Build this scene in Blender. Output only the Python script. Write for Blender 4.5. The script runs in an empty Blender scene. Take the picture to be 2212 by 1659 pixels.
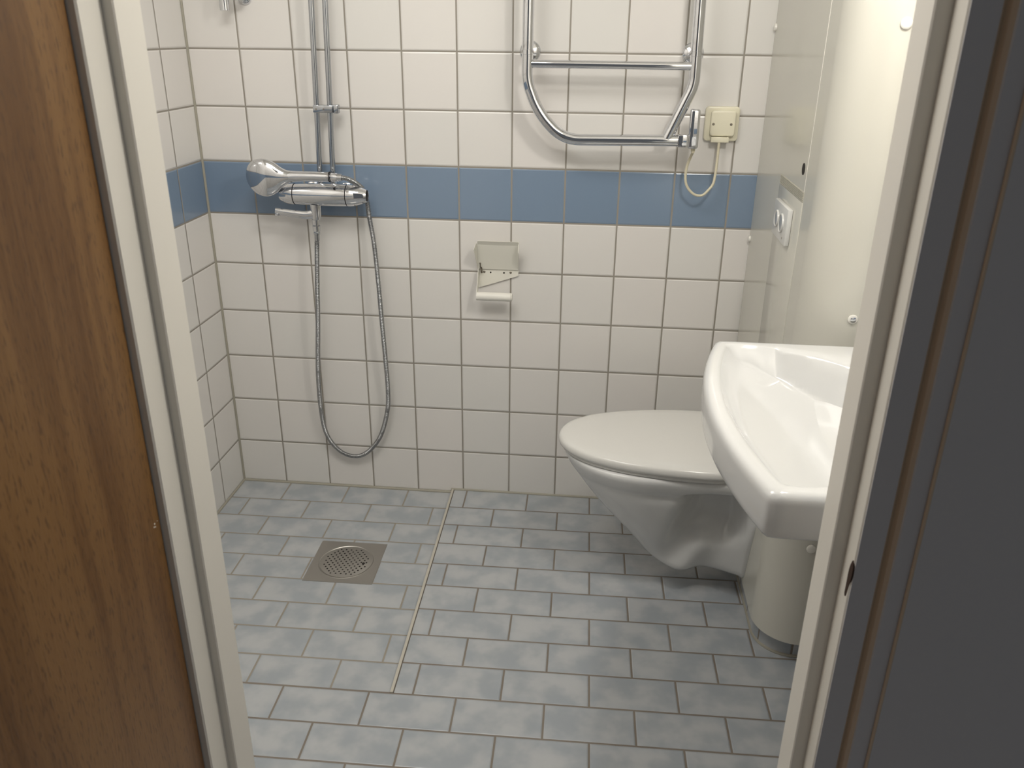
import bpy, bmesh, math, random
from mathutils import Vector, Matrix
random.seed(4)
PI = math.pi
C = bpy.context.scene.collection
SC = bpy.context.scene

# ------------------------------------------------------------------ camera
cam = bpy.data.cameras.new('camera')
cam_o = bpy.data.objects.new('camera', cam); C.objects.link(cam_o)
cam_o.location = (1.16018, -2.40069, 1.42338)
cam_o.rotation_mode = 'XYZ'
cam_o.rotation_euler = (1.16803629, -0.00963544, 0.10239601)
cam.sensor_fit = 'HORIZONTAL'; cam.sensor_width = 36.0
cam.lens = 36.0 * 1794.525 / 2212.0
cam.clip_start = 0.02
cam.dof.use_dof = True
cam.dof.focus_distance = 2.25
cam.dof.aperture_fstop = 11.0
SC.camera = cam_o

# ------------------------------------------------------------------ exposure, world, lights
SC.view_settings.view_transform = 'Standard'
SC.view_settings.look = 'None'
SC.view_settings.gamma = 1.0
SC.view_settings.use_curve_mapping = False
SC.view_settings.exposure = 0.13

w = bpy.data.worlds.new('dim_hall'); SC.world = w; w.use_nodes = True
bg = w.node_tree.nodes['Background']
bg.inputs['Color'].default_value = (0.93, 0.97, 1.0, 1)
bg.inputs['Strength'].default_value = 0.10

def area(name, loc, target, sx, sy, power, col, shape='RECTANGLE'):
    l = bpy.data.lights.new(name, 'AREA'); l.shape = shape; l.size = sx; l.size_y = sy
    l.energy = power; l.color = col
    o = bpy.data.objects.new(name, l); C.objects.link(o); o.location = loc
    d = Vector(target) - Vector(loc)
    o.rotation_euler = d.to_track_quat('-Z', 'Y').to_euler()
    return o
LAMP = (1.56, -1.16, 1.86)            # globe lamp over the basin, above the frame of the photograph
lp = bpy.data.lights.new('basin_lamp_glow', 'POINT')
lp.energy = 13.0; lp.color = (1.0, 0.968, 0.908); lp.shadow_soft_size = 0.055
lpo = bpy.data.objects.new('basin_lamp_glow', lp); C.objects.link(lpo); lpo.location = LAMP
PANEL = (0.62, -1.18, 2.175)          # flat ceiling lamp
area('ceiling_lamp_glow', PANEL, (0.62, -1.18, 0.0), 0.62, 0.50, 10.5, (1.0, 0.975, 0.925))

# ------------------------------------------------------------------ material helpers
def mat(name, col, rough=0.5, metal=0.0, coat=0.0, ior=1.5, emit=None, es=0.0):
    m = bpy.data.materials.new(name); m.use_nodes = True
    b = m.node_tree.nodes['Principled BSDF']
    b.inputs['Base Color'].default_value = (*col, 1)
    b.inputs['Roughness'].default_value = rough
    b.inputs['Metallic'].default_value = metal
    b.inputs['Coat Weight'].default_value = coat
    b.inputs['Coat Roughness'].default_value = 0.05
    b.inputs['IOR'].default_value = ior
    if emit:
        b.inputs['Emission Color'].default_value = (*emit, 1); b.inputs['Emission Strength'].default_value = es
    return m

class NT:
    def __init__(s, m):
        s.t = m.node_tree; s.n = s.t.nodes; s.l = s.t.links; s.b = s.n['Principled BSDF']
    def m(s, op, a, b=None, c=None):
        n = s.n.new('ShaderNodeMath'); n.operation = op
        for i, v in enumerate((a, b, c)):
            if v is None: continue
            if isinstance(v, (int, float)): n.inputs[i].default_value = v
            else: s.l.new(v, n.inputs[i])
        return n.outputs[0]
    def xyz(s):
        tc = s.n.new('ShaderNodeTexCoord'); sp = s.n.new('ShaderNodeSeparateXYZ')
        s.l.new(tc.outputs['Object'], sp.inputs[0]); s.tc = tc
        return sp.outputs[0], sp.outputs[1], sp.outputs[2]
    def ramp(s, v, lo, hi, inv=False):
        n = s.n.new('ShaderNodeMapRange'); n.interpolation_type = 'SMOOTHSTEP'
        s.l.new(v, n.inputs['Value']); n.inputs['From Min'].default_value = lo; n.inputs['From Max'].default_value = hi
        if inv: n.inputs['To Min'].default_value = 1; n.inputs['To Max'].default_value = 0
        return n.outputs[0]
    def mix(s, f, a, b):
        n = s.n.new('ShaderNodeMix'); n.data_type = 'RGBA'
        if isinstance(f, (int, float)): n.inputs[0].default_value = f
        else: s.l.new(f, n.inputs[0])
        for i, v in ((6, a), (7, b)):
            if isinstance(v, tuple): n.inputs[i].default_value = (*v, 1)
            else: s.l.new(v, n.inputs[i])
        return n.outputs[2]
    def comb(s, x, y, z):
        n = s.n.new('ShaderNodeCombineXYZ')
        for i, v in enumerate((x, y, z)):
            if isinstance(v, (int, float)): n.inputs[i].default_value = v
            else: s.l.new(v, n.inputs[i])
        return n.outputs[0]
    def noise(s, vec, scale, detail=2, rough=0.5):
        n = s.n.new('ShaderNodeTexNoise'); s.l.new(vec, n.inputs['Vector'])
        n.inputs['Scale'].default_value = scale; n.inputs['Detail'].default_value = detail; n.inputs['Roughness'].default_value = rough
        return n.outputs['Fac']
    def white(s, vec):
        n = s.n.new('ShaderNodeTexWhiteNoise'); s.l.new(vec, n.inputs['Vector']); return n.outputs['Value']
    def bump(s, h, dist, strength=1.0):
        n = s.n.new('ShaderNodeBump'); n.inputs['Strength'].default_value = strength; n.inputs['Distance'].default_value = dist
        s.l.new(h, n.inputs['Height']); s.l.new(n.outputs[0], s.b.inputs['Normal'])

WT, WH = 0.153, 0.9092          # wall tile pitch, height of the lower edge of the blue course

def wall_tiles(name, axis, off):
    m = mat(name, (0.8, 0.8, 0.8), 0.2)
    k = NT(m); x, y, z = k.xyz()
    h = x if axis == 'x' else y
    u = k.m('DIVIDE', k.m('SUBTRACT', h, off), WT)
    v = k.m('DIVIDE', k.m('SUBTRACT', z, WH), WT)
    def dist(q):
        f = k.m('FRACT', q); return k.m('MULTIPLY', k.m('MINIMUM', f, k.m('SUBTRACT', 1.0, f)), WT)
    d = k.m('MINIMUM', dist(u), dist(v))
    tile = k.ramp(d, 0.0019, 0.0027)
    row = k.m('FLOOR', v); colm = k.m('FLOOR', u)
    blue = k.m('COMPARE', row, 0.0, 0.1)
    rnd = k.white(k.comb(colm, row, 3.3))
    wv = k.mix(rnd, (0.775, 0.745, 0.715), (0.75, 0.735, 0.705))
    bv = k.mix(rnd, (0.205, 0.277, 0.378), (0.218, 0.290, 0.392))
    base = k.mix(blue, wv, bv)
    dirt = k.noise(k.tc.outputs['Object'], 9.0, 3)
    gc = k.mix(dirt, (0.24, 0.215, 0.18), (0.37, 0.345, 0.30))
    k.l.new(k.mix(tile, gc, base), k.b.inputs['Base Color'])
    k.l.new(k.m('ADD', k.m('MULTIPLY', k.m('SUBTRACT', 1.0, tile), 0.6), 0.16), k.b.inputs['Roughness'])
    wob = k.noise(k.tc.outputs['Object'], 14.0, 1)
    k.bump(k.m('ADD', k.ramp(d, 0.0015, 0.006), k.m('MULTIPLY', wob, 0.10)), 0.0012)
    return m

# floor grid, in its own slightly turned frame
FTH, FPU, FPV, FU0, FV0 = 0.01606, 0.204367, 0.1033735, 0.776155, 0.0196952
def floor_uv_to_xy(u, v):
    a = FU0 + u*FPU; b = -(FV0 + v*FPV)
    return (a*math.cos(FTH) - b*math.sin(FTH), a*math.sin(FTH) + b*math.cos(FTH))

def floor_tiles(name, plinth=False):
    m = mat(name, (0.4, 0.4, 0.4), 0.3)
    k = NT(m); x, y, z = k.xyz()
    c, s_ = math.cos(FTH), math.sin(FTH)
    if plinth:
        u = k.m('DIVIDE', k.m('SUBTRACT', x, y), 0.12); v = k.m('ADD', k.m('MULTIPLY', z, 1.0), 0.5)
        su, sv = u, v
        pu, pv = 0.10, 10.0
        d = k.m('MULTIPLY', k.m('MINIMUM', k.m('FRACT', u), k.m('SUBTRACT', 1.0, k.m('FRACT', u))), 0.10)
        iu, iv = k.m('FLOOR', u), k.m('FLOOR', v)
    else:
        a = k.m('ADD', k.m('MULTIPLY', x, c), k.m('MULTIPLY', y, s_))
        b = k.m('SUBTRACT', k.m('MULTIPLY', y, c), k.m('MULTIPLY', x, s_))
        u = k.m('DIVIDE', k.m('SUBTRACT', a, FU0), FPU)
        v = k.m('DIVIDE', k.m('SUBTRACT', k.m('MULTIPLY', b, -1.0), FV0), FPV)
        shower = k.m('MULTIPLY', k.m('LESS_THAN', u, -0.24), k.m('LESS_THAN', v, 8.97))
        u2 = k.m('SUBTRACT', u, k.m('MULTIPLY', shower, 0.020))
        v2 = k.m('MAXIMUM', k.m('ADD', v, k.m('MULTIPLY', shower, 0.08)), 0.5)
        iv = k.m('FLOOR', v2)
        odd = k.m('FLOORED_MODULO', iv, 2.0)
        u3 = k.m('ADD', u2, k.m('MULTIPLY', odd, 0.5))
        iu = k.m('FLOOR', u3)
        fu, fv = k.m('FRACT', u3), k.m('FRACT', v2)
        du = k.m('MULTIPLY', k.m('MINIMUM', fu, k.m('SUBTRACT', 1.0, fu)), FPU)
        dv = k.m('MULTIPLY', k.m('MINIMUM', fv, k.m('SUBTRACT', 1.0, fv)), FPV)
        d = k.m('MINIMUM', du, dv)
        edge = k.m('ADD', k.m('MULTIPLY', k.m('ABSOLUTE', k.m('SUBTRACT', v, 8.97)), FPV), k.m('MULTIPLY', k.m('GREATER_THAN', u, -0.24), 1.0))
        d = k.m('MINIMUM', d, k.m('ADD', edge, 0.0012))
    tile = k.ramp(d, 0.0019, 0.0028)
    tc = k.tc.outputs['Object']
    off = k.n.new('ShaderNodeVectorMath'); off.operation = 'MULTIPLY_ADD'
    k.l.new(k.comb(iu, iv, 0.0), off.inputs[0]); off.inputs[1].default_value = (3.71, 5.13, 1.7); k.l.new(tc, off.inputs[2])
    cloud = k.ramp(k.noise(off.outputs[0], 13.0, 3, 0.5), 0.34, 0.66)
    fine = k.noise(tc, 160.0, 2)
    rim = k.ramp(d, 0.003, 0.028, inv=True)
    base = k.mix(cloud, (0.340, 0.370, 0.398), (0.470, 0.485, 0.495))
    base = k.mix(k.m('MULTIPLY', rim, 0.22), base, (0.34, 0.38, 0.43))
    base = k.mix(k.m('MULTIPLY', fine, 0.10), base, (0.42, 0.41, 0.40))
    gn = k.noise(tc, 7.0, 3)
    gc = k.mix(gn, (0.15, 0.125, 0.10), (0.27, 0.235, 0.195))
    if not plinth:
        gc = k.mix(k.m('MULTIPLY', shower, 0.6), gc, (0.36, 0.33, 0.27))
    k.l.new(k.mix(tile, gc, base), k.b.inputs['Base Color'])
    k.l.new(k.m('ADD', k.m('MULTIPLY', k.m('SUBTRACT', 1.0, tile), 0.4), 0.30), k.b.inputs['Roughness'])
    k.bump(k.m('ADD', k.ramp(d, 0.0012, 0.0055), k.m('MULTIPLY', fine, 0.05)), 0.0012)
    return m

M = {}
M['wall_x'] = wall_tiles('white_wall_tiles_with_blue_course', 'x', 0.1513)
M['wall_y'] = wall_tiles('white_side_wall_tiles_with_blue_course', 'y', -0.1554)
M['floor'] = floor_tiles('cloudy_blue_grey_floor_tiles')
M['plinth'] = floor_tiles('blue_grey_skirting_tiles', True)
M['chrome'] = mat('chrome', (0.72, 0.73, 0.755), 0.06, 1.0)
M['chrome_dull'] = mat('worn_chrome', (0.50, 0.52, 0.55), 0.14, 1.0)
M['hose'] = mat('hose_steel', (0.34, 0.345, 0.35), 0.28, 1.0)
M['steel'] = mat('brushed_steel', (0.47, 0.45, 0.42), 0.36, 1.0)
M['ceramic'] = mat('white_ceramic', (0.68, 0.68, 0.67), 0.10, 0.0, 0.3)
M['lid'] = mat('toilet_seat_plastic', (0.70, 0.69, 0.66), 0.16)
M['panel'] = mat('cream_panel', (0.61, 0.595, 0.53), 0.16, 0.0, 0.0)
M['cap'] = mat('white_plastic_cap', (0.82, 0.80, 0.74), 0.3)
M['plate'] = mat('flush_plate_plastic', (0.66, 0.66, 0.64), 0.25)
M['button'] = mat('flush_button_grey', (0.36, 0.38, 0.40), 0.2)
M['cream'] = mat('aged_cream_plastic', (0.80, 0.76, 0.60), 0.22)
M['cream_metal'] = mat('cream_painted_metal', (0.80, 0.78, 0.70), 0.4)
M['roller'] = mat('white_roller', (0.82, 0.80, 0.74), 0.45)
M['cable'] = mat('cream_cable', (0.66, 0.61, 0.46), 0.45)
M['dark'] = mat('dark_opening', (0.015, 0.012, 0.010), 0.8)
M['screw'] = mat('screw_metal', (0.30, 0.27, 0.22), 0.4, 1.0)
M['silicone'] = mat('grey_sealant', (0.36, 0.34, 0.28), 0.5)
M['paint'] = mat('cream_frame_paint', (0.80, 0.765, 0.695), 0.45)
M['hall_slate'] = mat('slate_casing_and_frame_shade', (0.56, 0.55, 0.56), 0.6)  # casing slate; also colours in the shade on the frame's hall face
M['ceiling'] = mat('ceiling_paint', (0.80, 0.78, 0.73), 0.7)
M['glow'] = mat('opal_lamp_glass', (0.9, 0.88, 0.82), 0.3, emit=(1.0, 0.93, 0.80), es=6.0)
M['seal'] = mat('grey_strip', (0.42, 0.39, 0.33), 0.4)

# varnished mahogany veneer: vertical grain
def wood():
    m = mat('brown_wood_veneer', (0.2, 0.1, 0.03), 0.38)
    k = NT(m); x, y, z = k.xyz()
    warp = k.noise(k.comb(0.0, k.m('MULTIPLY', y, 2.2), k.m('MULTIPLY', z, 1.1)), 3.0, 2)
    yy = k.m('ADD', y, k.m('MULTIPLY', warp, 0.022))
    band = k.noise(k.comb(1.3, k.m('MULTIPLY', yy, 20.0), k.m('MULTIPLY', z, 1.1)), 1.0, 3, 0.6)
    streak = k.noise(k.comb(5.0, k.m('MULTIPLY', yy, 90.0), k.m('MULTIPLY', z, 4.0)), 1.0, 3, 0.6)
    pore = k.noise(k.comb(9.0, k.m('MULTIPLY', yy, 320.0), k.m('MULTIPLY', z, 55.0)), 1.0, 2, 0.6)
    c = k.mix(k.ramp(band, 0.38, 0.62), (0.130, 0.055, 0.012), (0.240, 0.122, 0.038))
    c = k.mix(k.m('MULTIPLY', k.ramp(streak, 0.35, 0.7), 0.45), c, (0.235, 0.118, 0.040))
    c = k.mix(k.m('MULTIPLY', k.ramp(pore, 0.52, 0.68), 0.6), c, (0.075, 0.032, 0.010))
    k.l.new(c, k.b.inputs['Base Color'])
    k.bump(pore, 0.0006, 0.5)
    return m
M['wood'] = wood()

# ------------------------------------------------------------------ object helpers
def tag(o, label=None, cat=None, group=None, kind=None):
    if label: o['label'] = label
    if cat: o['category'] = cat
    if group: o['group'] = group
    if kind: o['kind'] = kind
    return o
def obj(name, bm, material, parent=None, smooth=True, angle=40):
    bmesh.ops.recalc_face_normals(bm, faces=bm.faces[:])
    me = bpy.data.meshes.new(name)
    bm.to_mesh(me); bm.free()
    if smooth:
        for p in me.polygons: p.use_smooth = True
        me.set_sharp_from_angle(angle=math.radians(angle))
    me.materials.append(M[material] if isinstance(material, str) else material)
    o = bpy.data.objects.new(name, me); C.objects.link(o)
    if parent:
        o.parent = parent
        o.matrix_parent_inverse = Matrix.Translation(-parent.location)
    return o
def thing(name, label, cat, loc, group=None):
    o = bpy.data.objects.new(name, None); C.objects.link(o); o.location = loc
    o.empty_display_size = 0.05
    return tag(o, label, cat, group)
def struct(name, bm, m, parent=None, smooth=False):
    o = obj(name, bm, m, parent, smooth); o['kind'] = 'structure'; return o
def bx(bm, x0, x1, y0, y1, z0, z1, bev=0.0, seg=2):
    r = bmesh.ops.create_cube(bm, size=1.0)
    vs = r['verts']
    for v in vs:
        v.co = Vector(((x0+x1)/2 + v.co.x*(x1-x0), (y0+y1)/2 + v.co.y*(y1-y0), (z0+z1)/2 + v.co.z*(z1-z0)))
    if bev > 0:
        es = list({e for v in vs for e in v.link_edges})
        bmesh.ops.bevel(bm, geom=es, offset=bev, segments=seg, affect='EDGES', profile=0.5)
    return bm
def box(*a, **k):
    return bx(bmesh.new(), *a, **k)
def frame(d):
    d = d.normalized()
    a = Vector((0, 0, 1)) if abs(d.z) < 0.9 else Vector((1, 0, 0))
    u = d.cross(a).normalized(); return u, d.cross(u).normalized()
def sweep(bm, pts, rad, n=20, cap=True, flat=1.0):
    """tube along pts; rad a number or a list"""
    pts = [Vector(p) for p in pts]; N = len(pts)
    rs = rad if isinstance(rad, (list, tuple)) else [rad]*N
    tg = []
    for i in range(N):
        a = pts[max(i-1, 0)]; b = pts[min(i+1, N-1)]; tg.append((b-a).normalized())
    u, v = frame(tg[0]); rings = []
    for i in range(N):
        if i:
            q = tg[i-1].rotation_difference(tg[i]); u = q @ u; v = q @ v
        rings.append([bm.verts.new(pts[i] + (u*math.cos(t)*flat + v*math.sin(t))*rs[i]) for t in [2*PI*j/n for j in range(n)]])
    for i in range(N-1):
        for j in range(n):
            bm.faces.new((rings[i][j], rings[i][(j+1) % n], rings[i+1][(j+1) % n], rings[i+1][j]))
    if cap:
        bm.faces.new(rings[0][::-1]); bm.faces.new(rings[-1])
    return bm
def lathe(bm, origin, axis, prof, n=32, cap=True):
    """prof: (distance along axis, radius)"""
    o = Vector(origin); d = Vector(axis).normalized(); u, v = frame(d); rings = []
    for s, r in prof:
        rings.append([bm.verts.new(o + d*s + (u*math.cos(t) + v*math.sin(t))*max(r, 1e-5)) for t in [2*PI*j/n for j in range(n)]])
    for i in range(len(rings)-1):
        for j in range(n):
            bm.faces.new((rings[i][j], rings[i][(j+1) % n], rings[i+1][(j+1) % n], rings[i+1][j]))
    if cap:
        bm.faces.new(rings[0][::-1]); bm.faces.new(rings[-1])
    return bm
def spline(pts, step):
    P = [Vector(p) for p in pts]; P = [2*P[0]-P[1]] + P + [2*P[-1]-P[-2]]; out = []
    for i in range(1, len(P)-2):
        a, b, c, d = P[i-1:i+3]; n = max(2, int((c-b).length/step))
        for k in range(n):
            t = k/n
            out.append(0.5*((2*b) + (c-a)*t + (2*a-5*b+4*c-d)*t*t + (3*b-a-3*c+d)*t**3))
    out.append(P[-2].copy()); return out
def rounded(pts, rad, seg=10):
    """polyline with its inner corners rounded"""
    P = [Vector(p) for p in pts]; out = [P[0]]
    for i in range(1, len(P)-1):
        a = (P[i-1]-P[i]); b = (P[i+1]-P[i])
        r = rad[i-1] if isinstance(rad, (list, tuple)) else rad
        th = a.angle(b); L = min(r/math.tan(th/2), a.length*0.49, b.length*0.49)
        s = P[i]+a.normalized()*L; e = P[i]+b.normalized()*L
        for k in range(seg+1):
            t = k/seg; out.append((1-t)**2*s + 2*t*(1-t)*P[i] + t*t*e)
    out.append(P[-1]); return out
def prism(bm, poly, z0, z1):
    """plan polygon extruded in z"""
    a = [bm.verts.new((x, y, z0)) for x, y in poly]; b = [bm.verts.new((x, y, z1)) for x, y in poly]
    n = len(poly)
    for i in range(n): bm.faces.new((a[i], a[(i+1) % n], b[(i+1) % n], b[i]))
    bm.faces.new(a[::-1]); bm.faces.new(b); return bm
def solid_sheet(bm, quads, th):
    """list of planar 3D polygons given thickness th along their normals"""
    for q in quads:
        q = [Vector(p) for p in q]; nrm = (q[1]-q[0]).cross(q[2]-q[0]).normalized()*th
        a = [bm.verts.new(p) for p in q]; b = [bm.verts.new(p+nrm) for p in q]; n = len(q)
        for i in range(n): bm.faces.new((a[i], a[(i+1) % n], b[(i+1) % n], b[i]))
        bm.faces.new(a[::-1]); bm.faces.new(b)
    return bm

# ================================================================== SETTING
RX = 1.89            # true right-hand wall behind the installation panel
CZ = 2.22            # ceiling
DY0, DY1 = -1.51, -1.608     # room side and hall side of the door wall
s0, s1 = floor_uv_to_xy(-0.237, -0.35), floor_uv_to_xy(-0.245, 8.97)
SINK = -0.012
b = bmesh.new()
s2 = (-0.1, s1[1] + (s1[0]+0.1)*(-math.tan(FTH)))
prism(b, [s1, s2, (-0.1, DY0), (RX+0.1, DY0), (RX+0.1, 0.1), (s0[0], 0.1)], -0.08, 0.0)
prism(b, [s1, (s0[0], 0.1), (-0.1, 0.1), s2], -0.08, SINK)
struct('floor', b, 'floor')
struct('floor_hall', box(-0.8, 2.8, -3.4, DY0, -0.08, -0.002), 'hall_slate')
struct('wall_back', box(-0.1, RX+0.1, 0.0, 0.1, -0.02, CZ), 'wall_x')
struct('wall_left', box(-0.1, 0.0, DY0, 0.0, -0.02, CZ), 'wall_y')
struct('wall_right', box(RX, RX+0.1, DY0, 0.0, 0.0, CZ), 'wall_y')
struct('ceiling', box(-0.1, RX+0.1, DY1, 0.1, CZ, CZ+0.06), 'ceiling')
# door wall with its opening
JL, JR, REB, DYR = 0.685, 1.450, 0.0165, -1.5905
b = bmesh.new()
bx(b, -0.8, JL-0.052, DYR+0.004, DY0, 0.0, CZ); bx(b, JR+0.040, 2.8, DYR+0.004, DY0, 0.0, CZ); bx(b, JL-0.052, JR+0.052, DYR+0.004, DY0, 2.08, CZ)
struct('wall_front', b, 'hall_slate')
struct('wall_front_tiles', box(-0.0, JL-0.052, DY0, DY0+0.008, 0.0, CZ), 'wall_x')
struct('wall_front_tiles', box(JR+0.052, RX, DY0, DY0+0.008, 0.0, CZ), 'wall_x')

# door frame: one jamb section (stop towards the room, rebate towards the hall) on each side and a head
def jamb(sx, x_in, x_out, REB, STEP, DY1):
    bm = bmesh.new()
    prism(bm, [(x_in, DY0+0.002), (x_in, STEP+0.0015), (x_in-sx*0.0015, STEP), (x_in-sx*REB, STEP), (x_in-sx*REB, DY1+0.002),
               (x_in-sx*(REB+0.002), DY1), (x_out, DY1), (x_out, DY0+0.002)], 0.0, 2.08)
    return bm
df = thing('trim_1', None, None, (JL, DY1, 0)); df['kind'] = 'structure'
struct('left_jamb', jamb(1, JL, JL-0.052, 0.012, -1.5600, -1.6025), 'paint', df)
struct('right_jamb', jamb(-1, JR, JR+0.040, 0.0165, -1.5570, DYR), 'paint', df)
struct('head_jamb', box(JL, JR, DY1, DY0+0.002, 2.03, 2.08), 'paint', df)
struct('threshold', box(JL, JR, DY1, DY0+0.002, 0.0, 0.012, bev=0.003), 'paint', df)
# chewed-out latch hole in the rebate of the right jamb
b = bmesh.new()
hp = []
for k in range(18):
    t = 2*PI*k/18; hp.append((-1.5845 + (0.0052+0.0012*math.sin(3*t))*math.cos(t) - 0.0025*math.sin(t), 0.855 + 0.026*math.sin(t)))
vs = [b.verts.new((JR+REB-0.0006, y, z)) for y, z in hp]; ws = [b.verts.new((JR+REB+0.002, y, z)) for y, z in hp]
for i in range(18): b.faces.new((vs[i], vs[(i+1) % 18], ws[(i+1) % 18], ws[i]))
b.faces.new(vs); b.faces.new(ws[::-1])
o = struct('latch_hole', b, mat('bare_brown_wood_in_hole', (0.045, 0.022, 0.012), 0.9), df); o['label'] = 'dark torn latch hole in the cream rebate'

# hall-side casing right of the opening: slate boards, a strip for frame shade, beads for brown door bounce
D = DYR
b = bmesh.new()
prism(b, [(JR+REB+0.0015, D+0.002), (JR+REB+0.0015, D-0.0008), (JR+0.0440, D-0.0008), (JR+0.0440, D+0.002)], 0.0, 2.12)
struct('trim_2', b, 'hall_slate')  # added strip: shade on the cream frame's hall face, put in as slate
b = bmesh.new()
prism(b, [(JR+0.0530, D+0.004), (JR+0.0530, D-0.0035), (JR+0.0560, D-0.0070), (JR+0.0760, D-0.0070), (JR+0.0760, D+0.004)], 0.0, 2.12)
struct('trim_3', b, 'hall_slate')
b = bmesh.new(); prism(b, [(JR+0.0760, D+0.004), (JR+0.0760, D-0.0090), (JR+0.0775, D-0.0105), (JR+0.5, D-0.0105), (JR+0.5, D+0.004)], 0.0, 2.2)
struct('trim_12', b, 'hall_slate')
bead = mat('brown_bounce_bead', (0.60, 0.47, 0.34), 0.5)  # brown light bounced off the door onto casing steps, put into the colour
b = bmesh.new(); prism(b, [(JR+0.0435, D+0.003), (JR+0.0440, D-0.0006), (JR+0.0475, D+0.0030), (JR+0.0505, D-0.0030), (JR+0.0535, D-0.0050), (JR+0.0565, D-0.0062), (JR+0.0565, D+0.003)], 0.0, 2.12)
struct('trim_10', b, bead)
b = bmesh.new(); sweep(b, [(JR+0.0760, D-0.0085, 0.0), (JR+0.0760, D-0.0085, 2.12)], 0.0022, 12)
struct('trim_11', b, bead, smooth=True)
# door leaf, swung open into the hall against the left side
struct('door_1', box(0.620, 0.6635, -2.395, -1.6040, 0.006, 2.05, bev=0.0010), 'wood')

b = bmesh.new()
for y, z, r in ((-1.6157, 0.8866, 0.0014), (-1.6178, 0.8835, 0.0012), (-1.6150, 0.8822, 0.0010), (-1.6095, 0.8870, 0.0007)): lathe(b, (0.6634, y, z), (1, 0, 0), [(0, r), (0.0004, r*0.8), (0.0006, 0.0001)], 10)
o = struct('paint_spots', b, 'paint', bpy.data.objects['door_1']); o['label'] = 'tiny pale paint spots'
# sealant in the corners, along the floor
b = bmesh.new()
sweep(b, [(0.0, 0.0, SINK), (0.0, 0.0, CZ)], 0.0052, 10)
struct('trim_4', b, 'silicone', smooth=True)
b = bmesh.new()
sweep(b, [(0.0, 0.0, SINK+0.001), (0.722, 0.0, SINK+0.001)], 0.0058, 10); sweep(b, [(0.722, 0.0, 0.001), (1.60, 0.0, 0.001)], 0.0050, 10)
struct('trim_5', b, 'silicone', smooth=True)
b = bmesh.new()
sweep(b, [(0.0, 0.0, SINK+0.001), (0.0, -0.93, SINK+0.001)], 0.0052, 10); sweep(b, [(0.0, -0.93, 0.001), (0.0, DY0, 0.001)], 0.0052, 10)
struct('trim_6', b, 'silicone', smooth=True)
# raised joint strip between the shower floor and the rest
s0, s1 = floor_uv_to_xy(-0.237, -0.17), floor_uv_to_xy(-0.245, 8.99)
b = bmesh.new()
dx = 0.0034
prism(b, [(s0[0]-dx, s0[1]), (s0[0]+dx, s0[1]), (s1[0]+dx, s1[1]), (s1[0]-dx, s1[1])], -0.001, 0.0028)
struct('trim_7', b, mat('pale_joint_strip', (0.52, 0.49, 0.42), 0.4))
b = bmesh.new(); prism(b, [(s0[0]+dx, s0[1]), (s0[0]+dx+0.0022, s0[1]), (s1[0]+dx+0.0022, s1[1]), (s1[0]+dx, s1[1])], -0.001, 0.0010)
struct('trim_8', b, mat('dark_joint_line', (0.14, 0.12, 0.10), 0.7))

# ------------------------------------------------------------------ tiled plinth under the installation panel
def path_arc(x0, cx, cy, r, ye, xe, n=18):
    p = [(x0, ye)]
    for k in range(n+1):
        t = PI + (PI/2)*k/n; p.append((cx + r*math.cos(t), cy + r*math.sin(t)))
    p.append((xe, cy-r)); return p
pl = path_arc(1.612, 1.700, -0.617, 0.088, 0.0, RX)
b = bmesh.new(); prism(b, pl + [(RX, 0.0)], 0.0, 0.075)
struct('baseboard_right', b, 'plinth', smooth=True)
b = bmesh.new(); sweep(b, [(x, y, 0.002) for x, y in pl], 0.0045, 8)
struct('trim_9', b, 'silicone', smooth=True)

# ================================================================== THINGS
# ------------------------------------------------------------------ installation panel
t = thing('installation_panel', 'cream cover panel with rounded corner standing on blue tiled plinth behind toilet', 'wall panel', (1.60, -0.62, 0.06))
pp = path_arc(1.600, 1.702, -0.635, 0.102, -0.001, RX-0.001, 28)
b = bmesh.new(); prism(b, pp + [(RX-0.001, -0.001)], 0.062, 2.2)
o = obj('casing', b, 'panel', t, angle=20)
def cap_(name, x, y, z, ax, mt, r=0.0105, h=0.0045):
    bm = bmesh.new(); lathe(bm, (x, y, z), ax, [(-0.001, r), (h*0.5, r), (h*0.85, r*0.86), (h, r*0.55), (h, 0.0001)], 24)
    return obj(name, bm, mt, t)
cap_('screw_cap', 1.600, -0.0125, 1.4365, (-1, 0, 0), 'cap', 0.009, 0.006)
cap_('screw_cap', 1.600, -0.0105, 0.8845, (-1, 0, 0), 'cap', 0.009, 0.006)
cap_('screw_cap', 1.690, -0.737, 1.4413, (0, -1, 0), 'cap')
cap_('screw_cap', 1.688, -0.737, 0.3374, (0, -1, 0), 'cap')
bm = bmesh.new(); lathe(bm, (1.689, -0.737, 0.8903), (0, -1, 0), [(-0.001, 0.0098), (0.0012, 0.0098), (0.0022, 0.008), (0.0022, 0.006)], 24)
w1 = obj('screw_washer', bm, 'cap', t)
bm = bmesh.new(); lathe(bm, (1.689, -0.7391, 0.8903), (0, -1, 0), [(0, 0.0062), (0.002, 0.0058), (0.0034, 0.003), (0.0034, 0.0001)], 20)
obj('screw', bm, 'chrome', t)
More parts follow.
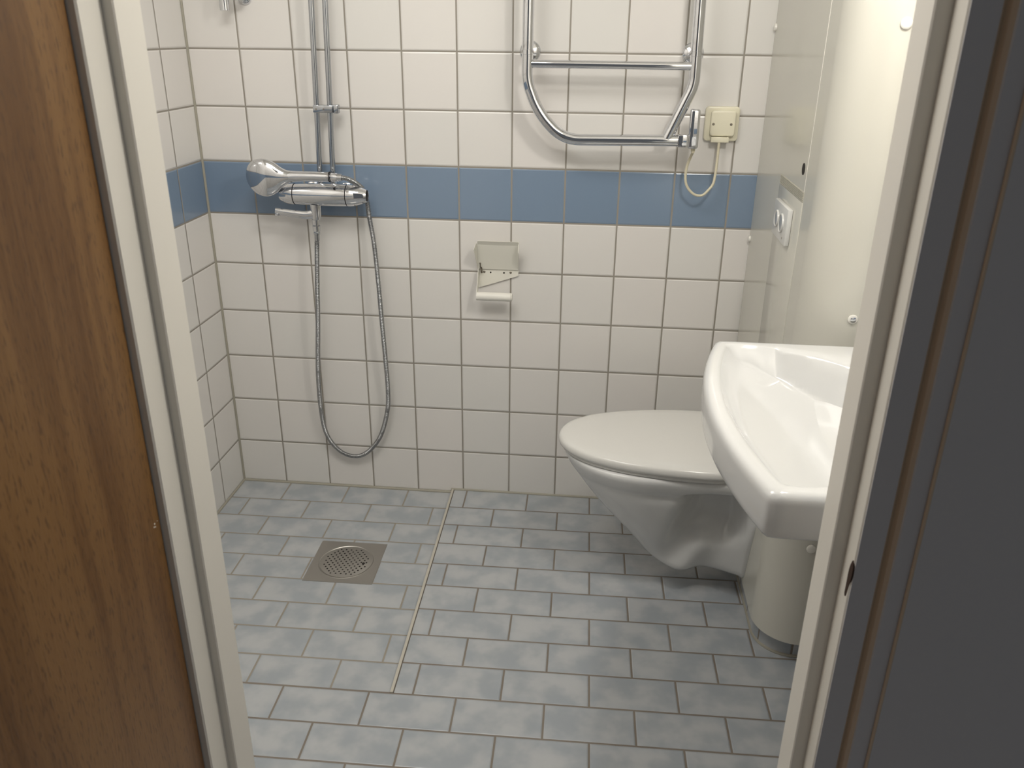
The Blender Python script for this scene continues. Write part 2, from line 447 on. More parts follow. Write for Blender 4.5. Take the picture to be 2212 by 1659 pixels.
# ribbed strip, hatch under it, seam above it, finger hole
bm = bmesh.new(); bx(bm, 1.5992, 1.6005, -0.558, -0.308, 1.0895, 1.1115)
for k in range(6):
    z = 1.0915 + k*0.0035; bx(bm, 1.5980, 1.5995, -0.557, -0.309, z, z+0.0018)
obj('ribbed_strip', bm, mat('grey_cream_ribbed_strip', (0.50, 0.48, 0.41), 0.4), t, smooth=False)['label'] = 'ribbed strip above the flush plate'
obj('hatch', box(1.5986, 1.6010, -0.560, -0.306, 0.46, 1.0890, bev=0.0008), 'panel', t)
obj('seam', box(1.5994, 1.6004, -0.5570, -0.5556, 1.1115, 2.2), 'cap', t, smooth=False)
bm = bmesh.new(); lathe(bm, (1.6001, -0.522, 1.1545), (-1, 0, 0), [(0, 0.0125), (0.0009, 0.0125), (0.0009, 0.0001)], 28)
obj('hole', bm, 'dark', t)['label'] = 'small round dark hole in the cream panel'
# ------------------------------------------------------------------ flush plate
t = thing('flush_plate', 'white flush plate with two round grey buttons on cream panel above toilet', 'flush plate', (1.5986, -0.414, 1.02))
obj('plate', box(1.5868, 1.5985, -0.4915, -0.3400, 0.9775, 1.0600, bev=0.003), 'plate', t)
for y, r in ((-0.3870, 0.0170), (-0.4420, 0.0190)):
    bm = bmesh.new(); lathe(bm, (1.5870, y, 1.0205), (-1, 0, 0), [(0, r+0.003), (0.0032, r+0.0025), (0.0040, r+0.001), (0.0032, r), (0.0008, r-0.0006)], 32, cap=False)
    ring = obj('push_button', bm, 'plate', t)
    bm = bmesh.new(); lathe(bm, (1.5870, y, 1.0205), (-1, 0, 0), [(0.0002, r), (0.0022, r-0.0006), (0.0030, r-0.004), (0.0030, 0.0001)], 32)
    o = obj('button_face', bm, 'button', ring)
bm = bmesh.new(); lathe(bm, (1.5870, -0.464, 0.9905), (-1, 0, 0), [(0, 0.003), (0.0005, 0.003), (0.0005, 0.0001)], 12)
obj('screw_hole', bm, 'screw', t)

# ------------------------------------------------------------------ toilet
TC = -0.412
t = thing('toilet', 'white wall-hung toilet with closed lid mounted on cream panel', 'toilet', (1.60, TC, 0.07))
def lerp_tab(tab, x):
    if x <= tab[0][0]: return tab[0][1]
    for (a, b_), (c, d) in zip(tab, tab[1:]):
        if x <= c:
            f = (x-a)/(c-a); return b_ + (d-b_)*f
    return tab[-1][1]
def sm(tab, x, h=0.012):
    return (lerp_tab(tab, x-h) + lerp_tab(tab, x) + lerp_tab(tab, x+h))/3
# lid outline (distance from the nose -> half width)
LID = [(0, 0), (0.002, 0.020), (0.008, 0.042), (0.020, 0.066), (0.040, 0.090), (0.075, 0.118), (0.12, 0.140), (0.18, 0.160), (0.25, 0.174), (0.32, 0.182), (0.38, 0.184), (0.41, 0.182), (0.430, 0.174), (0.442, 0.158), (0.447, 0.130), (0.448, 0.08), (0.448, 0)]
def lid_outline(off=0.0):
    def cat(P, n):
        out = []
        for i in range(len(P)-1):
            a = P[max(i-1, 0)]; b_ = P[i]; c = P[i+1]; d = P[min(i+2, len(P)-1)]
            for k in range(n):
                u = k/n
                out.append(tuple(0.5*((2*b_[j]) + (c[j]-a[j])*u + (2*a[j]-5*b_[j]+4*c[j]-d[j])*u*u + (3*b_[j]-a[j]-3*c[j]+d[j])*u**3) for j in range(2)))
        return out
    full = [(1.0915+a, TC+h_) for a, h_ in LID] + [(1.0915+a, TC-h_) for a, h_ in LID[-2:0:-1]]
    n = len(full); out = []
    for i in range(n):
        a, b_, c, d = full[i-1], full[i], full[(i+1) % n], full[(i+2) % n]
        for k in range(4):
            u = k/4
            out.append([0.5*((2*b_[j]) + (c[j]-a[j])*u + (2*a[j]-5*b_[j]+4*c[j]-d[j])*u*u + (3*b_[j]-a[j]-3*c[j]+d[j])*u**3) for j in range(2)])
    m = len(out); res = []
    for i in range(m):
        a, c = out[i-1], out[(i+1) % m]
        tx, ty = c[0]-a[0], c[1]-a[1]; L = math.hypot(tx, ty) or 1
        res.append((out[i][0]-ty/L*off, out[i][1]+tx/L*off))
    return res
def stacked(bm, rings):
    R_ = [[bm.verts.new(p) for p in r] for r in rings]; n = len(R_[0])
    for a, c in zip(R_, R_[1:]):
        for j in range(n): bm.faces.new((a[j], a[(j+1) % n], c[(j+1) % n], c[j]))
    bm.faces.new(R_[0][::-1]); bm.faces.new(R_[-1])
    return bm
SGN = 1
base = lid_outline()
cx_, cy_ = 1.35, TC
def inset(pts, d):
    out = []
    n = len(pts)
    for i in range(n):
        a, c = pts[i-1], pts[(i+1) % n]
        tx, ty = c[0]-a[0], c[1]-a[1]; L = math.hypot(tx, ty) or 1
        nx, ny = ty/L, -tx/L
        if (nx*(pts[i][0]-cx_) + ny*(pts[i][1]-cy_)) > 0: nx, ny = -nx, -ny
        out.append((pts[i][0]+nx*d, pts[i][1]+ny*d))
    return out
def scaled(pts, s): return [(cx_+(x-cx_)*s, cy_+(y-cy_)*s) for x, y in pts]
bm = bmesh.new()
rings = []
for s, z in ((0.985, 0.4195), (0.999, 0.4225), (1.003, 0.4275), (1.000, 0.4335), (0.990, 0.4385), (0.972, 0.4415), (0.93, 0.4432), (0.80, 0.4447), (0.5, 0.4458), (0.2, 0.446)):
    rings.append([(x, y, z) for x, y in scaled(base, s)])
stacked(bm, rings)
obj('lid', bm, 'lid', t, angle=60)
bm = bmesh.new()
stacked(bm, [[(x, y, z) for x, y in scaled(base, s)] for s, z in ((0.93, 0.406), (0.962, 0.409), (0.968, 0.414), (0.962, 0.4190), (0.93, 0.4192))])
obj('seat', bm, 'lid', t, angle=60)
# hinges behind the lid
for dy in (-0.075, 0.075):
    bm = bmesh.new(); lathe(bm, (1.556, TC+dy-0.016, 0.424), (0, 1, 0), [(0, 0.009), (0.001, 0.010), (0.031, 0.010), (0.032, 0.009)], 20)
    obj('hinge', bm, 'chrome', t)
# ceramic body: outlines at heights, from nose to wall
NOSE = [(0.066, 1.395), (0.071, 1.372), (0.091, 1.346), (0.115, 1.326), (0.141, 1.306), (0.170, 1.283), (0.197, 1.259), (0.246, 1.213), (0.301, 1.170), (0.340, 1.142), (0.369, 1.121), (0.388, 1.110), (0.404, 1.104), (0.409, 1.104)]
def body_w(x, z):
    nx = sm(NOSE, z, 0.01)
    s = x - nx
    # bowl lobe
    zz = max(0.0, min(1.0, (z-0.07)/0.33))
    wb = 0.050 + 0.124*zz**0.75
    Lr = 0.10 + 0.13*zz
    f = min(1.0, s/Lr); front = wb*math.sqrt(max(0.0, 1-(1-f)**2.1))
    # bowl narrows again towards the wall below the rim
    below = 1.0 if z < 0.345 else max(0.0, 1-(z-0.345)/0.022)
    below = below*below*(3-2*below)
    xa = 1.335 + 0.08*zz
    g = max(0.0, min(1.0, (x-xa)/0.085)); g = g*g*(3-2*g)
    waist = 0.040 + 0.012*zz
    # trap bulge: a rounded ridge climbing back to the wall
    rx = 1.44 + 0.42*(z-0.10)
    bul = 0.052*math.exp(-((x-rx)/0.050)**2)*max(0.0, min(1.0, (0.25-z)/0.07))
    w = front*(1-g*below) + min(front, waist)*g*below + bul*g*below
    # flange that sits on the panel
    wf = 0.100 + 0.063*max(0.0, min(1.0, (z-0.09)/0.23))
    lo = max(0.0, min(1.0, (0.25-z)/0.09)); lo = lo*lo*(3-2*lo)
    xs_ = 1.567 - 0.093*lo; h = max(0.0, min(1.0, (x-xs_)/((1.577+0.015*lo)-xs_))); h = (h*h*(3-2*h))*(1-lo) + h*lo
    if z < 0.345: w = max(w, w*(1-h) + wf*h)
    else: w = w*(1-h*0.12)
    return w
bm = bmesh.new(); NX = 56; rings = []
zs = [0.066, 0.068, 0.074, 0.082, 0.092, 0.104] + [0.118+0.0125*i for i in range(18)] + [0.340, 0.346, 0.351, 0.356, 0.361, 0.366, 0.373, 0.382, 0.392, 0.399, 0.404, 0.4068, 0.4075]
for iz, z in enumerate(zs):
    nx = sm(NOSE, z, 0.01); half = []
    shr = 1.0
    if z < 0.092: shr = math.sqrt(max(0.02, 1-((0.092-z)/0.0275)**2))
    if z > 0.399: shr = 1 - 0.05*((z-0.399)/0.0085)**2
    # a shallow moulded groove under the rim
    gr = 0.008*math.exp(-((z-0.350)/0.012)**2)
    for i in range(NX+1):
        u = (i/NX); x = nx + (1.5998-nx)*(u**1.35)
        wv = body_w(x, z)*shr
        wv = max(0.0, wv - gr*min(1.0, (x-nx)/0.08)*(1 if x < 1.53 else 0))
        half.append((x, wv))
    ring = [(x, TC+w_, z) for x, w_ in half] + [(x, TC-w_, z) for x, w_ in half[:0:-1]]
    rings.append(ring)
stacked(bm, rings)
bmesh.ops.remove_doubles(bm, verts=bm.verts[:], dist=0.0002)
for _ in range(4):
    bmesh.ops.smooth_vert(bm, verts=[v for v in bm.verts if v.co.x < 1.590], factor=0.5, use_axis_x=True, use_axis_y=True, use_axis_z=True)
body = obj('bowl', bm, 'ceramic', t, angle=75)
for sy in (-1, 1):
    bm = bmesh.new()
    lathe(bm, (1.5665, TC+sy*0.100, 0.326), (-1, 0, 0), [(-0.034, 0.0165), (0.000, 0.0165), (0.001, 0.0155), (0.0012, 0.0075), (0.009, 0.0075), (0.010, 0.006)], 24)
    obj('mounting_bolt', bm, 'chrome_dull', t)

# ------------------------------------------------------------------ washbasin
BC = -1.098
t = thing('washbasin', 'white ceramic washbasin with bowed front, right of the toilet beside door frame', 'washbasin', (RX, BC, 0.78))
def bow(d, x0, k=0.53): return x0 + k*d*d
def outer_poly(e):
    """e: inward offset"""
    P = []
    H = 0.307 - e
    n = 60
    for i in range(n+1):
        d = -H + 2*H*i/n
        P.append((bow(d, 1.3615+e), BC+d))
    P += [(RX-0.001, BC+H), (RX-0.001, BC-H)]
    return P
def bowl_poly():
    P = []
    for i in range(41):
        d = -0.272 + 0.544*i/40; P.append((bow(d, 1.392), BC+d))
    back = [(1.440, 0.281), (1.473, 0.281), (1.505, 0.273), (1.537, 0.262), (1.585, 0.237), (1.646, 0.194), (1.700, 0.140), (1.733, 0.075), (1.742, 0.0)]
    full = [(x, BC+d) for x, d in back] + [(x, BC-d) for x, d in back[-2::-1]]
    return P + full
def round_poly(P, it=2):
    for _ in range(it):
        Q = []; n = len(P)
        for i in range(n):
            a, b_ = P[i], P[(i+1) % n]
            L = math.hypot(a[0]-b_[0], a[1]-b_[1])
            f = min(0.25, 0.012/max(L, 1e-6))
            Q.append((a[0]+(b_[0]-a[0])*f, a[1]+(b_[1]-a[1])*f)); Q.append((b_[0]+(a[0]-b_[0])*f, b_[1]+(a[1]-b_[1])*f))
        P = Q
    return P
BX = 1.60
NA = 240
def ray_poly(P, ang, c=(BX, BC)):
    dx_, dy_ = math.cos(ang), math.sin(ang); best = 0
    for i in range(len(P)):
        ax, ay = P[i][0]-c[0], P[i][1]-c[1]; bx_, by_ = P[(i+1) % len(P)][0]-c[0], P[(i+1) % len(P)][1]-c[1]
        ex, ey = bx_-ax, by_-ay; den = dx_*ey - dy_*ex
        if abs(den) < 1e-12: continue
        tt = (ax*ey - ay*ex)/den; uu = (ax*dy_ - ay*dx_)/den
        if tt > 0 and -1e-6 <= uu <= 1+1e-6: best = max(best, tt)
    return best
angs = [2*PI*i/NA for i in range(NA)]
def ringp(P): return [(BX+math.cos(a)*r, BC+math.sin(a)*r) for a, r in ((a, ray_poly(P, a)) for a in angs)]
OP = {e: ringp(round_poly(outer_poly(e))) for e in (0.0, 0.0015, 0.005, 0.011, 0.016, 0.002, 0.006, 0.012, 0.03, 0.09)}
BP = ringp(round_poly(bowl_poly(), 3))
def blend(A, B, f): return [(a[0]+(b_[0]-a[0])*f, a[1]+(b_[1]-a[1])*f) for a, b_ in zip(A, B)]
ctr = [(1.645, BC)]*NA
def depth(x, y, s):
    d = y-BC
    df_ = max(0.0, x - bow(d, 1.392))               # from the front edge
    # distance to bowl back arc
    xb = lerp_tab([(0.0, 1.742), (0.075, 1.733), (0.140, 1.700), (0.194, 1.646), (0.237, 1.585), (0.262, 1.537), (0.275, 1.48), (0.30, 1.43)], abs(d))
    db = max(0.0, xb - x)
    ds = max(0.0, 0.276-abs(d))
    f1 = 0.008*(1-math.exp(-df_/0.004)) + 0.85*min(df_, 0.032) + 0.29*max(0.0, df_-0.032)
    f2 = 0.006*(1-math.exp(-db/0.006)) + 2.6*db
    f3 = 0.012*(1-math.exp(-ds/0.006)) + 3.0*ds
    kk = 0.005
    q = -kk*math.log(math.exp(-f1/kk) + math.exp(-f2/kk) + math.exp(-f3/kk) + math.exp(-0.125/kk))
    return max(0.0, q + kk*math.log(4.0)*math.exp(-min(df_, db, ds)/0.01)*0.0)
ZT = 0.855
rings = []
def add(P, z): rings.append([(x, y, z) for x, y in P])
add(OP[0.09], 0.775); add(OP[0.03], 0.7775)
add(OP[0.012], 0.7800); add(OP[0.006], 0.7830); add(OP[0.002], 0.7890)
add(OP[0.0], 0.800); add(OP[0.0], 0.838); add(OP[0.0015], 0.8455); add(OP[0.005], 0.8515); add(OP[0.011], 0.8546); add(OP[0.016], ZT)
A = OP[0.016]
add(blend(A, BP, 0.5), ZT+0.0002); add(blend(A, BP, 0.9), ZT-0.0002)
for i in range(1, 45):
    s = 1 - (i/45)**1.0*0.985 if i > 1 else 0.995
    P = blend(ctr, BP, s); rings.append([(x, y, ZT-0.0008-max(0.0, depth(x, y, s))) for x, y in P])
# keep the drop continuous at the edge
bm = bmesh.new(); stacked(bm, rings)
o = obj('basin', bm, 'ceramic', t, angle=80)
# underside bowl and trap housing towards the wall
bm = bmesh.new(); rr = []
for s, z in ((0.93, 0.776), (0.86, 0.755), (0.70, 0.725), (0.45, 0.705), (0.2, 0.70)):
    rr.append([(x, y, z) for x, y in blend(ctr, BP, s)])
stacked(bm, rr); obj('bowl_underside', bm, 'ceramic', t, angle=60)
bm = bmesh.new(); lathe(bm, (1.645, BC, 0.7285), (0, 0, 1), [(0, 0.021), (0.003, 0.021), (0.005, 0.018), (0.0035, 0.012), (0.0035, 0.0001)], 28)
obj('waste', bm, 'chrome', t)
bm = bmesh.new(); sweep(bm, rounded([(1.645, BC, 0.70), (1.645, BC, 0.58), (1.76, BC, 0.56), (RX-0.002, BC, 0.60)], 0.03), 0.016, 16)
obj('trap_pipe', bm, 'chrome', t)

# ------------------------------------------------------------------ heated towel rail
t = thing('towel_rail', 'curved chrome heated towel rail on the white tiled back wall', 'towel rail', (1.18, 0.0, 1.37))
YR = -0.09
P = rounded([(0.966, YR, 1.78), (0.9635, YR, 1.300), (0.995, YR, 1.222), (1.062, YR, 1.1545), (1.366, YR, 1.158)], [0.13, 0.20, 0.12], 14)
bm = bmesh.new(); sweep(bm, P, 0.0150, 24); obj('curved_tube', bm, 'chrome', t)
P = rounded([(1.389, YR, 1.78), (1.396, YR, 1.297), (1.338, YR, 1.163)], [0.10], 14)
bm = bmesh.new(); sweep(bm, P, 0.0150, 24); obj('upright_tube', bm, 'chrome', t)
bm = bmesh.new(); sweep(bm, [(0.966, YR, 1.3432), (1.394, YR, 1.3425)], 0.0104, 20); obj('rung', bm, 'chrome', t)
bm = bmesh.new(); sweep(bm, [(0.966, YR, 1.62), (1.390, YR, 1.62)], 0.0096, 20); obj('rung', bm, 'chrome', t)
bm = bmesh.new(); sweep(bm, [(0.966, YR, 1.775), (1.389, YR, 1.775)], 0.0150, 20); obj('top_tube', bm, 'chrome', t)
for x in (0.9635, 1.395):
    bm = bmesh.new(); lathe(bm, (x, -0.0003, 1.371), (0, -1, 0), [(0, 0.0285), (0.002, 0.0285), (0.006, 0.026), (0.010, 0.019), (0.013, 0.0105), (0.016, 0.0095), (0.088, 0.0095)], 28)
    obj('wall_flange', bm, 'chrome', t)
for x in (0.9635, 1.395):
    bm = bmesh.new(); lathe(bm, (x, YR, 1.366), (0, 0, 1), [(0, 0.0151), (0.0004, 0.0156), (0.0116, 0.0156), (0.012, 0.0151)], 24)
    obj('collar', bm, 'chrome', t)
def elem_box():
    bm = box(1.3905, 1.4215, YR-0.016, YR+0.016, 1.139, 1.239, bev=0.006, seg=3)
    for v in bm.verts:
        f = 1.0 if 1.165 < v.co.z < 1.20 else (1-0.20*max(0.0, (v.co.z-1.20)/0.039) if v.co.z > 1.2 else 1-0.14*(1.165-v.co.z)/0.026)
        v.co.x = 1.406 + (v.co.x-1.406)*f; v.co.y = YR + (v.co.y-YR)*f
    return bm
h = obj('heating_element', elem_box(), 'chrome', t)
obj('element_elbow', box(1.366, 1.394, YR-0.0145, YR+0.0145, 1.1425, 1.1735, bev=0.0025), 'chrome', h)
cab = [(1.409, -0.085, 1.141), (1.411, -0.078, 1.131), (1.407, -0.058, 1.111), (1.401, -0.05, 1.087), (1.399, -0.05, 1.062), (1.403, -0.05, 1.039), (1.415, -0.05, 1.021), (1.431, -0.05, 1.010), (1.450, -0.05, 1.010), (1.464, -0.048, 1.023), (1.476, -0.045, 1.040), (1.480, -0.04, 1.064), (1.482, -0.034, 1.097), (1.483, -0.028, 1.150)]
bm = bmesh.new(); sweep(bm, spline(cab, 0.006), 0.0036, 12)
o = obj('power_cable', bm, 'cable', t); o['label'] = 'cream cable looping to the connection box'
bm = bmesh.new(); lathe(bm, (1.409, -0.086, 1.140), (0.02, 0.06, -1), [(0, 0.0062), (0.008, 0.0055), (0.013, 0.0042)], 16)
obj('cable_gland', bm, 'cable', t)

# ------------------------------------------------------------------ connection box
t = thing('connection_box', 'square cream electrical connection box on back wall right of towel rail', 'electrical box', (1.4875, 0.0, 1.195))
def rrect(x0, x1, z0, z1, r, y, n=8):
    P = []
    for cx2, cz2, a0 in ((x1-r, z1-r, 0), (x0+r, z1-r, PI/2), (x0+r, z0+r, PI), (x1-r, z0+r, 1.5*PI)):
        for k in range(n+1):
            a = a0 + PI/2*k/n; P.append((cx2+r*math.cos(a), y, cz2+r*math.sin(a)))
    return P
def rplate(x0, x1, z0, z1, r, ya, yb, e):
    bm = bmesh.new(); R2 = [rrect(x0, x1, z0, z1, r, ya), rrect(x0, x1, z0, z1, r, yb+e)]
    for k in range(1, 5):
        a = PI/2*k/4; i = e*(1-math.cos(a)); R2.append(rrect(x0+i, x1-i, z0+i, z1-i, max(r-i, 0.0005), yb+e-e*math.sin(a)))
    stacked(bm, R2); return bm
obj('base', rplate(1.4420, 1.5330, 1.1500, 1.2400, 0.010, -0.0003, -0.0125, 0.004), 'cream', t, angle=50)
cv = obj('cover', rplate(1.4565, 1.5225, 1.1640, 1.2310, 0.009, -0.0120, -0.0260, 0.0045), 'cream', t, angle=50)
for x in (1.4635, 1.5105):
    bm = bmesh.new(); lathe(bm, (x, -0.0259, 1.1955), (0, -1, 0), [(0, 0.0036), (0.0006, 0.0034), (0.0006, 0.0001)], 16)
    obj('screw', bm, 'screw', cv)
obj('cable_lip', box(1.4605, 1.5075, -0.0330, -0.0120, 1.1490, 1.1625, bev=0.001), 'cream', t)

# ------------------------------------------------------------------ toilet paper holder
t = thing('toilet_paper_holder', 'empty cream metal toilet paper holder with raised flap on back wall', 'paper holder', (0.878, 0.0, 0.75))
bm = bmesh.new()
solid_sheet(bm, [[(0.8195, -0.0045, 0.7665), (0.8195, -0.0045, 0.7085), (0.9385, -0.0045, 0.7485), (0.9405, -0.0045, 0.7665)]], 0.0012)
bx(bm, 0.822, 0.938, -0.0034, -0.0004, 0.750, 0.764)
obj('back_plate', bm, 'cream_metal', t, smooth=False)
# flap raised against the wall, with bent lip and side cheeks
bm = bmesh.new()
A0, A1 = (0.8190, -0.0085, 0.7680), (0.9400, -0.0085, 0.7680)
B0, B1 = (0.8205, -0.0330, 0.8475), (0.9420, -0.0330, 0.8470)
solid_sheet(bm, [[A0, A1, B1, B0]], 0.0011)
L0, L1 = (0.8225, -0.0410, 0.8600), (0.9425, -0.0410, 0.8600)
solid_sheet(bm, [[B0, B1, L1, L0]], 0.0011)
solid_sheet(bm, [[A0, (0.8145, -0.0620, 0.8380), (0.8200, -0.0530, 0.8560), B0], [A1, (0.9440, -0.0620, 0.8330), (0.9430, -0.0530, 0.8560), B1]], 0.0011)
obj('flap', bm, 'cream_metal', t, smooth=False)
# arm plate on the left and the roller it carries
bm = bmesh.new()
solid_sheet(bm, [[(0.8205, -0.0060, 0.7690), (0.8205, -0.0200, 0.7690), (0.8195, -0.0570, 0.7000), (0.8195, -0.0550, 0.6840), (0.8195, -0.0400, 0.6840), (0.8205, -0.0060, 0.7250)]], 0.0012)
obj('arm', bm, 'cream_metal', t, smooth=False)
bm = bmesh.new(); lathe(bm, (0.8185, -0.047, 0.6945), (1, 0, 0.0), [(0, 0.0060), (0.001, 0.0125), (0.003, 0.0130), (0.103, 0.0125), (0.1032, 0.0110), (0.1040, 0.0125), (0.1065, 0.0120), (0.1075, 0.0100)], 28)
obj('roller', bm, 'roller', t)
for x in (0.8375, 0.9165):
    bm = bmesh.new(); lathe(bm, (x, -0.0055, 0.7585), (0, -1, 0), [(0, 0.0036), (0.0012, 0.0034), (0.0020, 0.0022), (0.0022, 0.0001)], 16)
    obj('screw', bm, 'screw', t)
for x in (0.8565, 0.8965):
    bm = bmesh.new(); lathe(bm, (x, -0.0056, 0.7570), (0, -1, 0), [(0, 0.0026), (0.0003, 0.0026), (0.0003, 0.0001)], 14)
    obj('screw_hole', bm, 'dark', t)
bm = bmesh.new()
prof = []
for k in range(40): prof.append((0.018*k/39, 0.0026+0.0007*math.sin(k*1.6)))
lathe(bm, (0.8285, -0.0130, 0.7740), (0.12, 0, -1), prof, 14)
lathe(bm, (0.8270, -0.0150, 0.7745), (-0.05, 0.02, 1), [(0, 0.0018), (0.008, 0.0016), (0.011, 0.0026), (0.014, 0.0022), (0.0155, 0.0008)], 14)
obj('hinge_spring', bm, 'screw', t)

# ------------------------------------------------------------------ shower mixer
MY, MZ = -0.066, 0.9845
t = thing('shower_mixer', 'chrome thermostatic shower mixer on the blue course of tiles, left', 'mixer tap', (0.38, 0.0, MZ))
bm = bmesh.new(); lathe(bm, (0.2990, MY, MZ), (1, 0, 0), [(0, 0.0270), (0.0006, 0.0290), (0.020, 0.0305), (0.060, 0.0318), (0.090, 0.0320), (0.125, 0.0318), (0.1525, 0.0312), (0.153, 0.0290)], 48)
obj('body', bm, 'chrome', t)
bm = bmesh.new()
n = 48; prof = [(0.000, 0.0150), (0.0012, 0.0185), (0.004, 0.0215), (0.012, 0.0255), (0.024, 0.0285), (0.040, 0.0302), (0.0450, 0.0305), (0.0455, 0.028)]
lathe(bm, (0.2525, MY, MZ), (1, 0, 0), prof, n)
for v in bm.verts:      # soft grip flutes
    if v.co.x < 0.292:
        a = math.atan2(v.co.z-MZ, v.co.y-MY); f = 1-0.05*max(0.0, math.cos(6*a))
        v.co.y = MY+(v.co.y-MY)*f; v.co.z = MZ+(v.co.z-MZ)*f
obj('temperature_knob', bm, 'chrome', t)
bm = bmesh.new()
lathe(bm, (0.4535, MY, MZ), (1, 0, 0), [(0, 0.0290), (0.0006, 0.0312), (0.006, 0.0314), (0.018, 0.0300), (0.034, 0.0262), (0.047, 0.0215), (0.0540, 0.0185), (0.0560, 0.0172), (0.0553, 0.0162), (0.048, 0.0155)], 48)
kn = obj('flow_knob', bm, 'chrome', t)
bm = bmesh.new(); lathe(bm, (0.5010, MY, MZ), (1, 0, 0), [(0, 0.0155), (0.0052, 0.0158), (0.0046, 0.0001)], 28)
obj('knob_socket', bm, 'dark', kn)['label'] = 'dark hollow in the end of the chrome knob'
for x in (0.2985, 0.4530):
    bm = bmesh.new(); lathe(bm, (x-0.0006, MY, MZ), (1, 0, 0), [(0, 0.0295), (0.0012, 0.0295)], 40); obj('joint_ring', bm, 'dark', t)
for x in (0.330, 0.430):
    bm = bmesh.new(); lathe(bm, (x, -0.0003, MZ), (0, -1, 0), [(0, 0.026), (0.004, 0.025), (0.008, 0.018), (0.045, 0.018)], 28); obj('wall_union', bm, 'chrome', t)
# diverter and spout lever below the body
SX = 0.3545
bm = bmesh.new(); lathe(bm, (SX+0.003, MY-0.003, MZ-0.027), (-0.04, 0, -1), [(0, 0.0175), (0.010, 0.0170), (0.030, 0.0150), (0.0435, 0.0125), (0.0440, 0.0110)], 32)
dv = obj('diverter', bm, 'chrome', t)
bm = bmesh.new()
pts = [(0.352, MY-0.008, 0.9300), (0.330, MY-0.012, 0.9270), (0.300, MY-0.016, 0.9300), (0.265, MY-0.020, 0.9350), (0.243, MY-0.022, 0.9385)]
sweep(bm, spline(pts, 0.005), [0.0135-0.0002*i for i in range(len(spline(pts, 0.005)))], 20, flat=0.62)
bx(bm, 0.2425, 0.2540, MY-0.029, MY-0.014, 0.9240, 0.9330, bev=0.0015)
obj('lever', bm, 'chrome', t)
for z, r in ((0.9135, 0.0112), (0.8955, 0.0112)):
    bm = bmesh.new(); lathe(bm, (SX-0.0005, MY-0.003, z), (0, 0, -1), [(0, r*0.92), (0.0008, r), (0.0155, r), (0.0165, r*0.92)], 24); obj('outlet_nut', bm, 'chrome', t)

# ------------------------------------------------------------------ supply pipes and their clamp
t = thing('supply_pipes', 'pair of upright chrome supply pipes rising from the shower mixer', 'water pipes', (0.395, -0.045, 1.01))
for (xa, xb) in ((0.3700, 0.3905), (0.4080, 0.4285)):
    bm = bmesh.new(); sweep(bm, [(xa-0.0012, -0.047, 1.010), (xa, -0.047, 1.0405), (xb-0.0015, -0.047, 1.70), (xb+0.004, -0.047, 2.215)], 0.0078, 20)
    obj('pipe', bm, 'chrome_dull', t)
    bm = bmesh.new(); lathe(bm, (xa-0.0008, -0.047, 1.024), (0, 0, 1), [(0, 0.0095), (0.010, 0.0095), (0.012, 0.0082)], 20)
    obj('pipe_nut', bm, 'chrome', t)
bm = bmesh.new(); bx(bm, 0.3680, 0.4240, -0.0600, -0.0340, 1.2075, 1.2275, bev=0.002); bx(bm, 0.4240, 0.4390, -0.0560, -0.0360, 1.2060, 1.2290, bev=0.0025); bx(bm, 0.390, 0.412, -0.036, -0.0005, 1.210, 1.225, bev=0.001)
cl = obj('clamp', bm, 'chrome_dull', t)
for x in (0.3775, 0.3985):
    bm = bmesh.new(); lathe(bm, (x, -0.0600, 1.2175), (0, -1, 0), [(0, 0.0022), (0.0006, 0.0020), (0.0006, 0.0001)], 14); obj('screw', bm, 'screw', cl)

# ------------------------------------------------------------------ hand shower
HY = -0.097
t = thing('hand_shower', 'chrome hand shower lying across the top of the shower mixer', 'hand shower', (0.33, HY, 1.026))
bm = bmesh.new()
st = [(0.1715, 0.0010, 0.0010, 1.036), (0.1730, 0.014, 0.004, 1.0360), (0.1780, 0.0260, 0.0085, 1.0358), (0.1870, 0.0375, 0.0130, 1.0355), (0.1990, 0.0460, 0.0165, 1.0350), (0.2130, 0.0510, 0.0190, 1.0345), (0.2260, 0.0525, 0.0200, 1.0340),
      (0.2400, 0.0505, 0.0200, 1.0338), (0.2530, 0.0450, 0.0190, 1.0338), (0.2640, 0.0370, 0.0180, 1.0340), (0.2740, 0.0285, 0.0165, 1.0350), (0.2850, 0.0215, 0.0155, 1.0362), (0.2980, 0.0170, 0.0145, 1.0375), (0.3150, 0.0148, 0.0140, 1.0388), (0.3400, 0.0138, 0.0138, 1.0398), (0.3700, 0.0135, 0.0135, 1.0402), (0.4130, 0.0132, 0.0132, 1.0400), (0.4134, 0.0120, 0.0120, 1.0400)]
def dense(st, k=4):
    out = []
    for i in range(len(st)-1):
        a, b_, c, d = st[max(i-1, 0)], st[i], st[i+1], st[min(i+2, len(st)-1)]
        for j in range(k):
            u = j/k
            out.append([0.5*((2*b_[q]) + (c[q]-a[q])*u + (2*a[q]-5*b_[q]+4*c[q]-d[q])*u*u + (3*b_[q]-a[q]-3*c[q]+d[q])*u**3) for q in range(4)])
    out.append(list(st[-1])); return out
rings = []
for x, rz, ry, zc in dense(st):
    yo = HY - 0.006*math.exp(-((x-0.226)/0.04)**2)
    rings.append([(x, yo+ry*math.cos(a), zc+rz*math.sin(a)) for a in [2*PI*j/40 for j in range(40)]])
stacked(bm, rings)
hd = obj('head_and_handle', bm, 'chrome', t, angle=70)
bm = bmesh.new(); lathe(bm, (0.2255, HY+0.0105, 1.0345), (0, 1, 0), [(0, 0.0455), (0.004, 0.0455), (0.006, 0.043), (0.006, 0.0001)], 40)
obj('spray_face', bm, mat('grey_spray_plate', (0.35, 0.36, 0.37), 0.4), t)
